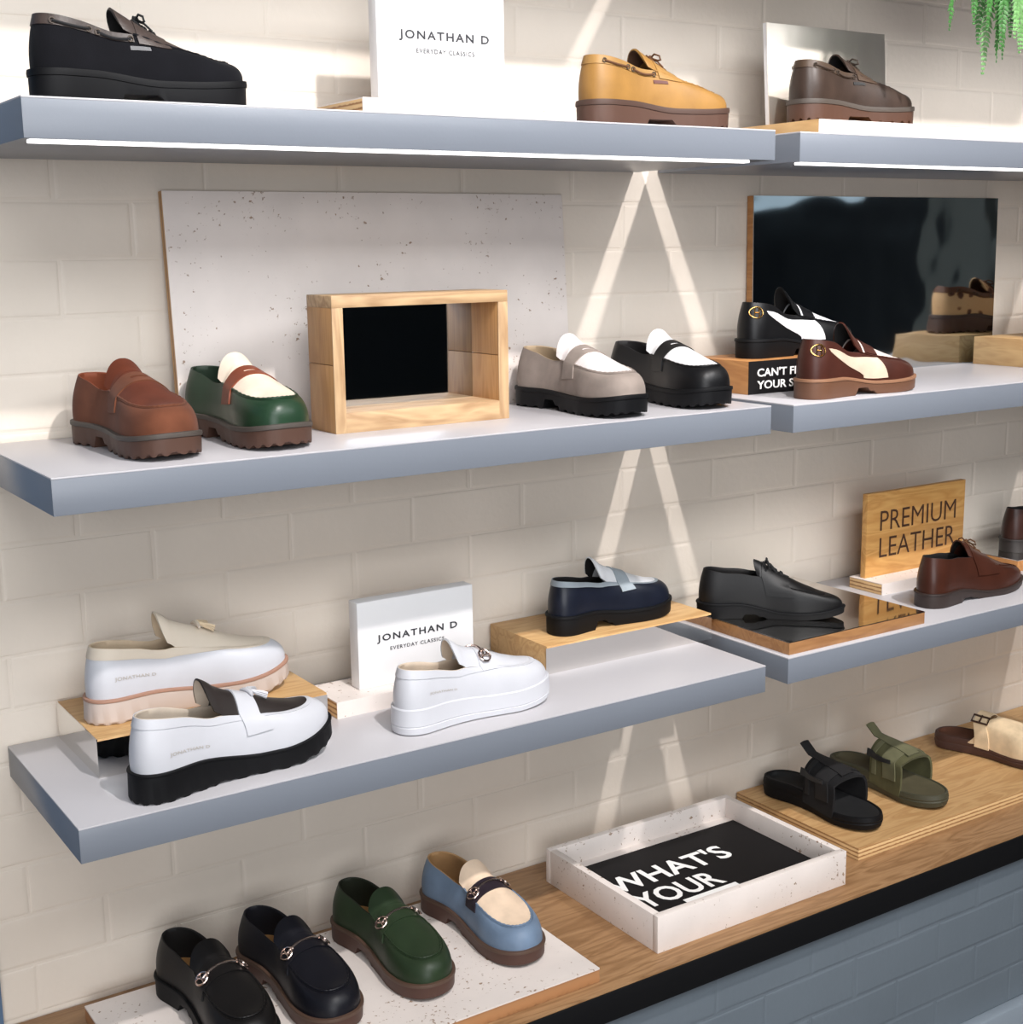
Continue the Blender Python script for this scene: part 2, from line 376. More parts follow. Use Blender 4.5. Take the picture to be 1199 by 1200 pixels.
# plywood frame box
t = thing('frame_box', 'open plywood box with a mirrored back in front of the travertine board', 'box', (.457, -.232, ZS2))
X, D, H, T = .308, .085, .204, .018
pe = ply_edge('ply_edge_front', 'y', 1, .3, srgb(228, 196, 152), srgb(170, 130, 88))
def fr_mat(): return plywood('ply_box', srgb(226, 184, 124), srgb(190, 138, 78), 'x')
ed = plywood('ply_box_edge', srgb(202, 170, 130), srgb(160, 124, 88), 'x')
edz = plywood('ply_box_edge_z', srgb(202, 170, 130), srgb(160, 124, 88), 'z')
vz = plywood('ply_box_side', srgb(188, 142, 90), srgb(166, 118, 70), 'z')
MB().box(T, X-T, 0, D, 0, .030, bev=.0006).build('bottom_board', ed, t)
MB().box(0, X, 0, D, H-T, H, bev=.0006).build('top_board', ed, t)
for x0 in (0, X-T):
    p = MB().box(x0, x0+T, .0022, D, 0, H/2-.0004, bev=.0006).build('side_plank', vz, t)
    p = MB().box(x0, x0+T, .0022, D, H/2+.0004, H-T, bev=.0006).build('side_plank', vz, t)
    MB().box(x0, x0+T, 0, .0022, 0, H-T, bev=.0003).build('edge_strip', edz, t)
MB().box(T, X-T, D-.004, D-.001, .030, H-T).build('mirror_back', mirror('mirror_dark', (.52, .55, .58, 1), .05, .3, 6.0), t, smooth=False)
# black print box
t = clad_board('print_box', 'plywood box with black printed front under the black and white saddle loafer', 'box', 1.308, 1.60, -.206, -.05, ZR2, ZR2+.061, top=None, front=M_PRINT, edge=M_PLYW)
lettering("CAN'T FIND", (.020, 0, .032), (1, 0, 0), (0, 0, 1), .138, .0155, M_WINK, t, 1.0, .022)
lettering("YOUR SIZE?", (.020, 0, .009), (1, 0, 0), (0, 0, 1), .138, .0155, M_WINK, t, 1.0, .022)
# dark mirror board
t = thing('mirror_board', 'large dark mirror board on plywood standing against the wall', 'mirror', (1.484, -.026, ZR2))
t.rotation_euler = (math.radians(-.6), 0, 0)
MB().box(0, .745, .002, .018, 0, .366).build('core', M_PLYW, t, smooth=False)
MB().box(.0005, .745, 0, .002, 0, .366).build('mirror_sheet', mirror('mirror_black', (.50, .54, .57, 1), .06, .9, 7.0), t, smooth=False)
t = thing('plywood_box', 'plain plywood box at the right edge in front of the dark mirror board', 'box', (2.14, -.245, ZR2))
MB().box(0, .40, 0, .20, 0, .061, bev=.0008).build('body', M_PLYY, t)
# risers on the lowest shelf
def riser(label, x0, x1, yf, yb, z, h, left_m, front_m):
    t = thing('display_riser', label, 'riser', (x0, yf, z)); X, Y = x1-x0, yb-yf
    MB().box(.0016, X, .0016, Y, 0, h, bev=.0005).build('core', M_PLY, t)
    MB().box(0, X, 0, .0016, 0, h-.003).build('front_mirror', front_m, t, smooth=False)
    if left_m: MB().box(0, .0016, .0016, Y, 0, h-.0005).build('side_sheet', left_m, t, smooth=False)
    return t
riser('mirror-sided plywood riser under the cream tassel loafer', .075, .432, -.216, -.012, ZS3, .0575, M_MIRROR, M_MIRROR)
riser('plywood riser with mirror front under the navy loafer', .861, 1.238, -.192, -.008, ZS3, .050, None, M_MIRROR)
clad_board('sign_base', 'small travertine-topped plywood base under the lower white sign', 'board', .462, .66, -.187, -.085, ZS3, ZS3+.027, front=M_TRAV)
t = sign_block('white JONATHAN D sign block on the lowest shelf behind the white loafer', .520, .738, -.152, ZS3+.027, ZS3+.172, .030)
lettering('JONATHAN D', (.034, 0, .072), (1, 0, 0), (0, 0, 1), .152, .0150, M_INK, t, 1.25, .024)
lettering('EVERYDAY CLASSICS', (.058, 0, .058), (1, 0, 0), (0, 0, 1), .102, .0062, M_INK, t, 1.2, .012)
# mirror boards and sign on the right of the lowest shelf
clad_board('mirror_plinth', 'mirror-topped plywood board under the black lace-up shoe', 'board', 1.272, 1.632, -.362, -.006, ZR3, ZR3+.024, top=mirror('mirror_top', (.80, .77, .73, 1), .05, .25, 8.0), edge=plywood('ply_plinth', srgb(166, 120, 76), srgb(138, 94, 58), 'x'))
clad_board('mirror_plinth', 'mirror-topped plywood board at the right edge behind the brown derby', 'board', 2.13, 2.44, -.20, -.006, ZR3, ZR3+.026, top=M_MIRROR, edge=M_PLYW)
clad_board('sign_base', 'travertine-faced plywood base under the premium leather sign', 'board', 1.732, 2.03, -.166, -.075, ZR3, ZR3+.024, front=M_TRAV)
t = thing('wood_sign', 'plywood sign reading PREMIUM LEATHER on a small base', 'sign', (1.741, -.110, ZR3+.024))
MB().box(0, .312, 0, .014, 0, .181, bev=.0008).build('panel', plywood('ply_sign', srgb(214, 164, 98), srgb(186, 130, 66), 'x'), t)
br = plain('burnt_letter', srgb(72, 44, 28), .7)
lettering('PREMIUM', (.040, 0, .098), (1, 0, 0), (0, 0, 1), .242, .043, br, t, 1.0, -.004)
lettering('LEATHER', (.040, 0, .040), (1, 0, 0), (0, 0, 1), .242, .043, br, t, 1.0, -.004)
# counter: travertine board, tray, plywood board
clad_board('stone_board', 'flat travertine-topped plywood board on the counter under four bit loafers', 'board', .069, .80, -.424, -.058, ZC, ZC+.025, top=M_TRAV, edge=ply_edge('ply_edge_brown', 'z', 2, .03, srgb(176, 126, 84), srgb(142, 98, 62)), lam=.003)
clad_board('plywood_board', 'flat plywood board on the counter under the slides and clog', 'board', 1.482, 2.60, -.352, -.006, ZC, ZC+.025, top=plywood('ply_counter', srgb(204, 164, 114), srgb(176, 132, 84), 'x'), lam=.002)
t = thing('display_tray', 'white travertine tray with a black printed insert on the counter', 'tray', (.935, -.408, ZC))
X, Y, H, T = .452, .332, .067, .014
for n_, b in (('tray_wall', (0, X, 0, T)), ('tray_wall', (0, X, Y-T, Y)), ('tray_wall', (0, T, T, Y-T)), ('tray_wall', (X-T, X, T, Y-T))):
    MB().box(b[0], b[1], b[2], b[3], 0, H, bev=.0008).build(n_, M_TRAV, t)
MB().box(T, X-T, T, Y-T, 0, .026).build('tray_floor', M_TRAV, t, smooth=False)
p = MB().box(T+.004, X-T-.002, T+.002, Y-T-.026, .0262, .0285).build('print_card', M_PRINT, t, smooth=False)
def on_card(s_, x, y, w_, h_): return lettering(s_, (x-.935, y+.408, .0285), (1, 0, 0), (0, 1, 0), w_, h_, M_WINK, p, 1.02, .022)
on_card("WHAT'S", .976, -.243, .285, .058)
on_card("YOUR", .984, -.318, .190, .056)
MB().box(.125, .250, .060, .082, .0287, .0292).build('paper_slip', M_WINK, t, smooth=False)

# ------------------------------------------------------------------ shoes
class Last:
    """surface of a shoe: heel at x = 0, toe at x = L, y to the left, z = 0 on the ground"""
    def __init__(s, L=.285, W=1.0, th=.034, tf=.028, ts=.008, hb=.066, hm=.046, instep=.076, toe=.030, toe_top=.036,
                 throat=.47, c1=.90, blunt=2.5, toe_len=.26, hand=1, apron_w=1.0, lean=.03, waist=None, collar_dip=.0, point=0):
        s.L, s.th, s.tf, s.ts, s.throat, s.c1, s.lean, s.hand = L, th, tf, ts, throat, c1, lean, hand
        k = L/.285*W; s.k = k
        s.W = spl([0, .12, .3, .45, .6, .72, .84, 1], np.array([.034, .0345, .0335, .036, .043, .0475, .0465, .042])*k)
        s.blunt, s.toe_len = blunt, toe_len
        s.wc = spl([0, .1, .25, .4, .5, .62, .75, .9, 1], np.array([.027, .0275, .0275, .0275, .028*apron_w, .031*apron_w, .032*apron_w, .030*apron_w, .028])*k)
        q = L/.285
        s.zc = spl([0, .06, .2, .36, throat, .6, .75, .9, 1], np.array([hb, hb-.001, hb-.007, hm-collar_dip, hm+.002, .6*hm+.4*toe+.004, .35*hm+.65*toe+.001, toe, toe])*q)
        s.ac = spl([throat-.05, throat, .6, .75, .9, 1], np.array([instep+.008, instep, .55*instep+.45*toe_top+.004, .25*instep+.75*toe_top+.001, toe_top, toe_top])*q)
        s.pt = point
    def z0(s, u): return s.tf+(s.th-s.tf)*(1-sstep(.25, .6, u))+s.ts*np.clip((u-.68)/.32, 0, 1)**2
    def half(s, u, add=0.0):
        u = np.clip(u, 0, 1)
        a, b = .15, s.toe_len
        hr = np.where(u < a, (1-np.clip((a-u)/a, 0, 1)**2.2)**(1/2.2), 1)
        tt = np.clip((u-(1-b))/b, 0, 1); tr = (1-tt**s.blunt)**(1/s.blunt)
        return s.W(u)*hr*tr
    def yc(s, u): return s.hand*(.010*np.sin((u-.1)*PI*1.15)-.004)*s.k
    def B(s, ph):
        u = (1-np.cos(ph))/2; sg = np.where(ph % (2*PI) <= PI, 1, -1)
        return np.stack([u*s.L, s.yc(u)+sg*s.half(u), s.z0(u)], -1), u
    def cu(s, ph): return s.lean+(s.c1-s.lean)*(1-np.cos(ph))/2
    def C(s, ph):
        u = s.cu(ph); sg = np.where(ph % (2*PI) <= PI, 1, -1)
        a, b = .17, .27
        lo = (u-s.lean)/a; hr = np.where(lo < 1, (1-np.clip(1-lo, 0, 1)**2.2)**(1/2.2), 1)
        tt = np.clip((u-(s.c1-b))/b, 0, 1); tr = (1-tt**2.3)**(1/2.3)
        return np.stack([u*s.L, s.yc(u)+sg*s.wc(u)*hr*tr, s.z0(u)+s.zc(u)], -1), u, tr
    def phi(s, u): return math.acos(1-2*(u-s.lean)/(s.c1-s.lean))
    def wall(s, ph, v):
        b, ub = s.B(ph); c, uc, _ = s.C(ph)
        k = sstep(.38, .72, (ub+uc)/2); e = sstep(.22, .02, (ub+uc)/2) if False else 1-sstep(.02, .22, (ub+uc)/2)
        bq = v**1.5-.16*np.sin(PI*v)*(1+.5*e); zq = v
        bt = 1-np.cos(v*PI/2)**1.15; zt = np.sin(v*PI/2)**.85
        bb = (bq*(1-k)+bt*k)[..., None]; zz = zq*(1-k)+zt*k
        p = b+(c-b)*bb; p[..., 2] = b[..., 2]+(c[..., 2]-b[..., 2])*zz
        return p
    def apron(s, ph, w):
        """ph in the front half (0..pi), w in -1..1"""
        c, u, tr = s.C(ph); c2, _, _ = s.C(2*PI-ph)
        f = (w+1)/2; p = c2+(c-c2)*f[..., None]
        crown = (s.ac(u)-s.zc(u))*tr**.7
        p[..., 2] = c[..., 2]+crown*(1-np.abs(w)**2.3)
        return p
    def surf(s, ph, q):
        """q in -1..1: right wall foot .. over the top .. left wall foot"""
        ph, q = np.broadcast_arrays(np.asarray(ph, float), np.asarray(q, float)); qa = .5
        v = np.clip(1-(np.abs(q)-qa)/(1-qa), 0, 1)
        wl = s.wall(np.where(q > 0, ph, 2*PI-ph), v); ap = s.apron(ph, np.clip(q/qa, -1, 1))
        return np.where((np.abs(q) > qa)[..., None], wl, ap)
    def normals(s, G):
        a = np.gradient(G, axis=0); b = np.gradient(G, axis=1); n = np.cross(a, b); n /= np.linalg.norm(n, axis=-1, keepdims=True)+1e-12
        u = G[..., 0]/s.L; c = np.stack([np.clip(G[..., 0], .12*s.L, .84*s.L), s.yc(u), s.z0(u)+.012], -1)
        sg = np.sign(((G-c)*n).sum(-1)); sg[sg == 0] = 1
        return n*sg[..., None]
def band(last, s_a, s_b, qs, to, ti, bow=0.0, nu=5, slot=None, widen=0.0, sink=0.0):
    """strap lying over the surface from q=-.. to q=..; s along the collar line"""
    qs = np.asarray(qs); G = []
    for i in range(nu):
        f = i/(nu-1); row = []
        mid = (s_a+s_b)/2; hw = (s_b-s_a)/2
        ss = mid+(2*f-1)*hw*(1+widen*np.abs(qs)**2)+bow*(1-np.abs(qs)**2)
        ph = np.arccos(np.clip(1-2*(ss-last.lean)/(last.c1-last.lean), -1, 1))
        G.append(last.surf(ph, qs))
    G = np.array(G); N = last.normals(G); mask = None
    G[..., 2] -= sink*np.clip((np.abs(qs)-.80)/.20, 0, 1)[None]
    if slot:
        mask = [[not (i == nu//2-(1 if nu % 2 == 0 else 0) and slot[0] < (qs[j]+qs[j+1])/2 < slot[1]) for j in range(len(qs)-1)] for i in range(nu-1)]
    return MB().thick(G, N, to, ti, mask=mask)
def panel(last, side, edge_lo, edge_hi, v0, v1, to, ti=.0005, nv=9, nu=14):
    """overlay on one wall between two s-edges given as functions of v"""
    G = []
    for v in np.linspace(v0, v1, nv):
        u = np.linspace(edge_lo(v), edge_hi(v), nu); ph = np.arccos(np.clip(1-2*(u-last.lean)/(last.c1-last.lean), -1, 1))
        G.append(last.wall(ph if side > 0 else 2*PI-ph, np.full(nu, v)))
    G = np.array(G); N = last.normals(G); return MB().thick(G, N, to, ti)
NP = 120
def build_sole(last, root, style, m_sole, m_welt, ext=.004, welt=.006, m_heel=None, heel_gap=True, notch=.0, name='outsole', gap_h=None, gap=(.315, .42)):
    ph = np.arange(NP)*2*PI/NP
    b, u = last.B(ph)
    d = np.roll(b, -1, 0)-np.roll(b, 1, 0); n = np.stack([d[:, 1], -d[:, 0]], -1); n /= np.linalg.norm(n, axis=-1, keepdims=True)
    n *= np.sign((n*(b[:, :2]-np.stack([np.clip(b[:, 0], .1*last.L, .85*last.L), last.yc(u)], -1))).sum(-1))[:, None]
    def ring(off, z): return np.concatenate([b[:, :2]+n*np.broadcast_to(np.asarray(off, float), u.shape)[:, None], np.broadcast_to(z, u.shape)[:, None]], -1)
    top = last.z0(u); g = gap_h if gap_h is not None else last.tf*.55
    zb = last.ts*np.clip((u-.70)/.30, 0, 1)**2
    if heel_gap: zb = zb+g*((u > gap[0]) & (u < gap[1]))+g*.5*((u >= gap[1]) & (u < gap[1]+.04))
    if notch:
        k = (np.arange(NP)//2) % 2 == 0; fore = (u > gap[1]+.03) | (u < gap[0]-.02)
        nz = np.where(k & fore, notch, 0); ni = np.where(k & fore, -.0008, 0)
    else: nz = np.zeros(NP); ni = np.zeros(NP)
    wz = top-welt
    bot = np.minimum(zb+nz, wz-.002)
    mb = MB()
    if style == 'cup':
        rings = [ring(-.004, bot), ring(ext-.001, bot+.002), ring(ext, bot*.6+wz*.4), ring(ext-.0012, bot*.55+wz*.45), ring(ext, bot*.5+wz*.5), ring(ext-.001, top+.004), ring(ext-.003, top+.006), ring(-.002, top+.004)]
    elif style == 'wedge':
        rings = [ring(-.006, bot), ring(ext-.001+ni, bot), ring(ext+.001, zb+notch+.003), ring(ext, wz)]
    else:
        rings = [ring(-.008+ni, bot), ring(ext-.0015+ni, bot), ring(ext-.001, np.minimum(zb+notch+.001, wz-.001)), ring(ext-.0005, wz)]
    G = np.array(rings); mb.grid(G, cv=True)
    half = NP//2
    fs = [(i, i+1, NP-i-1, (NP-i) % NP) for i in range(0, half)]
    fs = [tuple(dict.fromkeys(f)) for f in fs]; fs = [f for f in fs if len(f) > 2]
    mb.add(G[0], fs)
    if style != 'cup': mb.add(G[-1], fs)
    sole = mb.build(name, m_sole, root, angle=32)
    if style != 'cup' and welt > 0:
        R = np.array([ring(ext-.002, wz), ring(ext+.0008, wz+.0006), ring(ext+.0012, wz+welt*.5), ring(ext+.0006, top-.0004), ring(ext-.0015, top), ring(-.004, top+.0002)])
        MB().grid(R, cv=True).build('welt', m_welt, root)
    return sole
def build_upper(last, root, m_up, m_line, m_apron, m_insole, m_collar=None, bead=None, tongue=.034, tang=34, collar=None, nv=11, tongue_w=.92, m_tongue=None, curl=0.0, collar_t=.0012, split=False):
    T = last.throat; pt = last.phi(T)
    ph = np.arange(NP)*2*PI/NP; vs = np.linspace(0, 1, nv)
    W = np.array([last.wall(ph, np.full(NP, v)) for v in vs])          # nv x NP
    MB().grid(W, cv=True).build('upper', m_up, root, angle=60)
    # lining
    u = last.cu(ph); N = last.normals(W); R = [W[-1], W[-1]-N[-1]*.0012+np.array((0, 0, .0009)), W[-1]-N[-1]*.0028]
    for k in range(nv-2, 0, -1): R.append(W[k]-N[k]*.0034)
    R = np.array(R); mask = [[(u[j] < T+.10) for j in range(NP)] for _ in R]
    MB().grid(R, cv=True, mask=mask).build('lining', m_line, root, angle=60)
    s_ = np.linspace(.012, .80, 26); rows = []
    for a in s_:
        h = float(last.half(a))*.93; y = float(last.yc(a)); z = float(last.z0(a))+.0045
        rows.append([(a*last.L, y+h*f, z+.002*f*f) for f in np.linspace(-1, 1, 7)])
    MB().grid(np.array(rows)).build('insole', m_insole, root, angle=60)
    # apron with its tongue
    ws = np.linspace(-1, 1, 17); pf = np.linspace(pt, PI, 26)
    A = np.array([last.apron(np.full(17, p), ws) for p in pf]); A[:, :, 2] += .0006
    base = A[0]; rows = []
    cz = base[8, 2]; cy = base[8, 1]
    nt = 9
    for i in range(nt, 0, -1):
        f = i/nt; a = math.radians(tang+curl*f)
        dx = -tongue*f*math.cos(a); dz = tongue*f*math.sin(a)
        wd = 1-(1-tongue_w)*f; e = 1-.45*np.abs(ws)**4.5
        row = base.copy(); row[:, 0] += dx*e
        row[:, 1] = cy+(base[:, 1]-cy)*wd
        row[:, 2] += dz*e
        rows.append(row)
    TG = np.array(rows+[A[0], A[1]]); NT_ = last.normals(TG)
    up_sign = np.sign(NT_[..., 2:3]+1e-9); NT_ = NT_*up_sign
    MB().thick(TG, NT_, .0004, .0026, 0, 1).build('tongue', [m_tongue or m_apron, m_line], root, angle=60)
    MB().grid(A).build('apron', m_apron, root, angle=60)
    if bead is not None:
        q = np.concatenate([np.linspace(pt, PI, 48)[:-1], np.linspace(PI, 2*PI-pt, 48)])
        c, _, _ = last.C(q); c = c+np.array((0, 0, .0008)); r = [.0017+.0004*math.sin(i*1.9) for i in range(len(c))]
        MB().tube(c, r, 6).build('moc_seam', bead, root, angle=70)
        c2 = np.array([last.wall(np.array([p]), np.array([.86]))[0] for p in q]); c2[:, 2] += .0006
        MB().tube(c2, .0007, 5).build('seam_cord', bead, root, angle=70)
    if m_collar is not None:
        v0 = collar or .84; full = True
        pc = ph if full else ph
        G = np.array([last.wall(pc, np.full(NP, v)) for v in np.linspace(v0, 1, 5)]); Nn = last.normals(G)
        G2 = np.swapaxes(G, 0, 1); N2 = np.swapaxes(Nn, 0, 1)
        keep = np.array([[True]*4 if (full and (not split or last.cu(p) < T+.02)) else [False]*4 for p in pc])
        MB().thick(G2, N2, collar_t, .0006, mask=keep, cu=True).build('collar', m_collar, root, angle=60)
QS = np.linspace(-.80, .80, 41)
def penny(last, root, m, s_a=.50, s_b=.60, slot=True):
    b = band(last, s_a, s_b, QS, .0024, .0006, bow=.03, nu=6, slot=(-.17, .17) if slot else None, widen=.35)
    return b.build('strap', m, root, angle=50)
def frame_at(last, u, q):
    ph = last.phi(u); e = .01
    P = last.surf(ph, q); a = last.surf(last.phi(u+e), q)-P; b = last.surf(ph, q+e)-P
    a /= np.linalg.norm(a); b /= np.linalg.norm(b); n = np.cross(a, b); n /= np.linalg.norm(n)
    return P, a, b, n if n[2] > 0 or abs(q) > .5 else -n
def bit(last, root, m, u=.545, span=.46):
    """metal snaffle: bar over the strap with a monogram ring at each end"""
    qs = np.linspace(-span, span, 25); ph = np.full(25, last.phi(u)); P = last.surf(ph, qs)+np.array((0, 0, .0052))
    h = MB().tube(P, [.0016+.0007*abs(q)/span for q in qs], 7).build('bit_bar', m, root)
    for sg in (-1, 1):
        P, a, b, n = frame_at(last, u, sg*span*.92); n = n*np.sign(n[2]); mb = MB()
        t1, t2 = a, np.cross(n, a); P = P+n*.0052
        mb.tube([P+.0104*(math.cos(k*PI/10)*t1+math.sin(k*PI/10)*t2) for k in range(20)], .0016, 6, closed=True)
        mb.tube([P+.0075*(t1*math.sin(k*.55-2.2)*.75+t2*(k/4-1)) for k in range(9)], .0013, 6)
        mb.tube([P+t2*.0085, P+t2*.013-n*.0015], .002, 6)
        mb.tube([P-t1*.012, P+t1*.012], .0012, 6)
        mb.build('bit_ring', m, h)
def tassel(last, root, m, m_tip=None, u=.60):
    P, a, b, n = frame_at(last, u, 0.0); n = n*np.sign(n[2]); kn = MB()
    kn.tube([P-b*.016+n*.002, P-b*.008+n*.005, P+n*.006, P+b*.008+n*.005, P+b*.016+n*.002], [.002, .003, .0034, .003, .002], 8)
    k = kn.build('tassel_knot', m, root)
    for sg in (-1, 1):
        st = P+b*sg*.005+n*.006; d = a*.8+b*sg*.45; d /= np.linalg.norm(d)
        tb = MB().tube([st, st+d*.006+n*.001, st+d*.010], [.0018, .0032, .0036], 8)
        for i in range(9):
            an = i*2*PI/9; o = (math.cos(an)*np.cross(d, n)+math.sin(an)*n)*.0026
            tb.tube([st+d*.010+o, st+d*.018+o*1.35, st+d*.027+o*1.6-n*.001], .0011, 5)
        tb.build('tassel', m_tip or m, k)
def lace_rows(last, root, m, us, span=.17, lift=.0045, r=.0017, bow=True):
    mb = MB()
    for i, u in enumerate(us):
        for du in (-.006, .006):
            qs = np.linspace(-span, span, 11); ph = np.full(11, last.phi(u))
            P = last.surf(np.arccos(np.clip(1-2*((u+du*np.sign(qs)*(1 if i % 2 else -1))-last.lean)/(last.c1-last.lean), -1, 1)), qs)
            mb.tube(P+np.array((0, 0, 1))*(lift-.003*(np.abs(qs)/span)**3)[:, None], r, 6)
    lc = mb.build('lace', m, root)
    if bow:
        P, a, b, n = frame_at(last, us[0], 0.0); n = n*np.sign(n[2]); P = P+n*.006; k = MB()
        k.tube([P-b*.004, P+n*.002, P+b*.004], [.003, .0042, .003], 8)
        for sg in (-1, 1):
            k.tube([P, P+b*sg*.010+n*.006-a*.002, P+b*sg*.020+n*.004+a*.002, P+b*sg*.022-n*.001+a*.006, P+b*sg*.014-n*.001+a*.006, P+b*sg*.003+n*.001], .0016, 6)
            k.tube([P, P+b*sg*.008+a*.010+n*.001, P+b*sg*.013+a*.022-n*.003], .0015, 6)
        k.build('lace_bow', m, lc)
    return lc
def wall_text(last, root, string, m, side, u0, u1, v0, v1):
    V, F = text_geo(string, 1.05, .01)
    if side < 0: uu = u0+(u1-u0)*V[:, 0]
    else: uu = u1-(u1-u0)*V[:, 0]
    vv = v0+(v1-v0)*V[:, 1]
    ph = np.arccos(np.clip(1-2*(uu-last.lean)/(last.c1-last.lean), -1, 1)); ph = ph if side > 0 else 2*PI-ph
    P = last.wall(ph, vv); P[:, 1] += side*.0009
    MB().add(P, F).build('logo_print', m, root, smooth=False)
def emblem(last, root, m, side, u=.05, v=.72, r=.009):
    def S(du, dv):
        ph = last.phi(u+du); ph = ph if side > 0 else 2*PI-ph
        p = last.wall(np.array([ph]), np.array([v+dv]))[0]; c = np.array((.16*last.L, 0, p[2])); d = p-c; d[2] = 0
        return p+d/np.linalg.norm(d)*.0012
    k = r/last.L; kv = r/.066
    mb = MB().tube([S(k*math.cos(i*PI/10), kv*math.sin(i*PI/10)) for i in range(20)], .0013, 6, closed=True)
    mb.tube([S(-k*.35, kv*f) for f in np.linspace(-.8, .8, 6)], .0011, 5); mb.tube([S(k*.35, kv*f) for f in np.linspace(-.8, .8, 6)], .0011, 5)
    mb.tube([S(k*f, 0) for f in np.linspace(-.35, .35, 4)], .0011, 5)
    mb.build('emblem', m, root)
def shoe_root(name, label, cat, x, y, z, rz, group=None): return thing(name, label, cat, (x, y, z+.0003), math.radians(rz), group)
G_PEN, G_BIT, G_BOAT = 'penny loafers on the middle shelf', 'bit loafers on the counter', 'boat shoes on the upper shelf'
RUB_BLK = plain('rubber_black', srgb(13, 13, 15), .6, 0, .2); RUB_BRN = plain('rubber_brown', srgb(78, 52, 40), .6)
RUB_DK = plain('rubber_dark_brown', srgb(70, 48, 38), .6); WELT_G = plain('welt_grey', srgb(74, 66, 60), .6)
RUB_WHT = plain('rubber_white', srgb(198, 198, 203), .5); BLK = leather(srgb(12, 12, 14), .42)
LINE_BLK = leather(srgb(26, 24, 24), .7); LINE_TAN = leather(srgb(168, 122, 74), .6); LINE_BRN = leather(srgb(86, 60, 44), .7); LINE_GRY = leather(srgb(150, 130, 105), .8)

# --- penny loafers, middle shelf
def penny_loafer(label, x, y, rz, up, apr, strap, line, sole, welt, L=.285, z=ZS2, notch=.0035, hand=1):
    r = shoe_root('penny_loafer', label, 'shoe', x, y, z, rz, G_PEN)
    la = Last(L=L, th=.034, tf=.030, hb=.066, hm=.048, instep=.080, toe=.036, toe_top=.040, hand=hand, blunt=2.8, W=1.06, apron_w=1.17, c1=.93, throat=.44)
    build_sole(la, r, 'lug', sole, welt, notch=notch, welt=.007)
    build_upper(la, r, up, line, apr, line, bead=up, tongue=.024, tang=30, tongue_w=1.06)
    penny(la, r, strap, .465, .565); return r
BR = suede(srgb(92, 44, 27)); BR2 = suede(srgb(104, 62, 44))
penny_loafer('brown suede penny loafer, leftmost on the middle shelf', .150, -.052, -84, BR2, BR, BR2, leather(srgb(120, 62, 40), .7), RUB_BRN, WELT_G)
penny_loafer('dark green penny loafer with cream top and brown strap', .318, -.058, -86, leather(srgb(34, 58, 40), .35), leather(srgb(232, 214, 194), .5), leather(srgb(122, 60, 38), .45), leather(srgb(30, 44, 32), .6), RUB_BRN, WELT_G)
GS = suede(srgb(138, 126, 118))
penny_loafer('grey suede penny loafer with white top and black sole', .912, -.072, -88, GS, leather(srgb(212, 204, 202), .5), GS, LINE_GRY, RUB_BLK, RUB_BLK, L=.29)
penny_loafer('black penny loafer with white top beside the grey suede loafer', 1.115, -.072, -92, BLK, leather(srgb(212, 210, 210), .45), BLK, LINE_BLK, RUB_BLK, RUB_BLK, L=.285)

# --- saddle loafers
def saddle_loafer(label, x, y, z, rz, up, side_m, apr, sole, welt, trim, L=.29):
    r = shoe_root('saddle_loafer', label, 'shoe', x, y, z, rz, 'two-tone saddle loafers')
    la = Last(L=L, th=.036, tf=.024, hb=.070, instep=.078, W=1.0, ts=.006)
    build_sole(la, r, 'flat', sole, welt, welt=.006, gap=(.40, .52))
    build_upper(la, r, up, LINE_BLK, apr, LINE_BLK, bead=up, m_tongue=up, tongue=.034, tang=46, tongue_w=.9)
    for sd in (-1, 1):
        panel(la, sd, lambda v: .44-.30*sstep(.10, .82, v), lambda v: .61-.03*v, .05, .80, .0012).build('side_panel', side_m, r, angle=50)
    band(la, .50, .60, QS*.60, .0026, .0006, bow=.02, nu=6).build('strap', up, r, angle=50)
    emblem(la, r, M_GOLD, -1, .075, .74, .010); return r
saddle_loafer('black loafer with white side panel standing on the black print box', 1.348, -.135, ZR2+.061, 0, BLK, leather(srgb(210, 210, 212), .45), leather(srgb(210, 210, 212), .45), RUB_BLK, RUB_BLK, M_WHITE, L=.28)
saddle_loafer('brown loafer with cream side panel at the front of the right shelf', 1.330, -.312, ZR2, 2, leather(srgb(66, 33, 25), .42), leather(srgb(206, 182, 160), .5), leather(srgb(222, 205, 196), .5), plain('sole_tan_brown', srgb(100, 66, 46), .55), plain('welt_tan', srgb(140, 100, 74), .55), M_WHITE, L=.285)

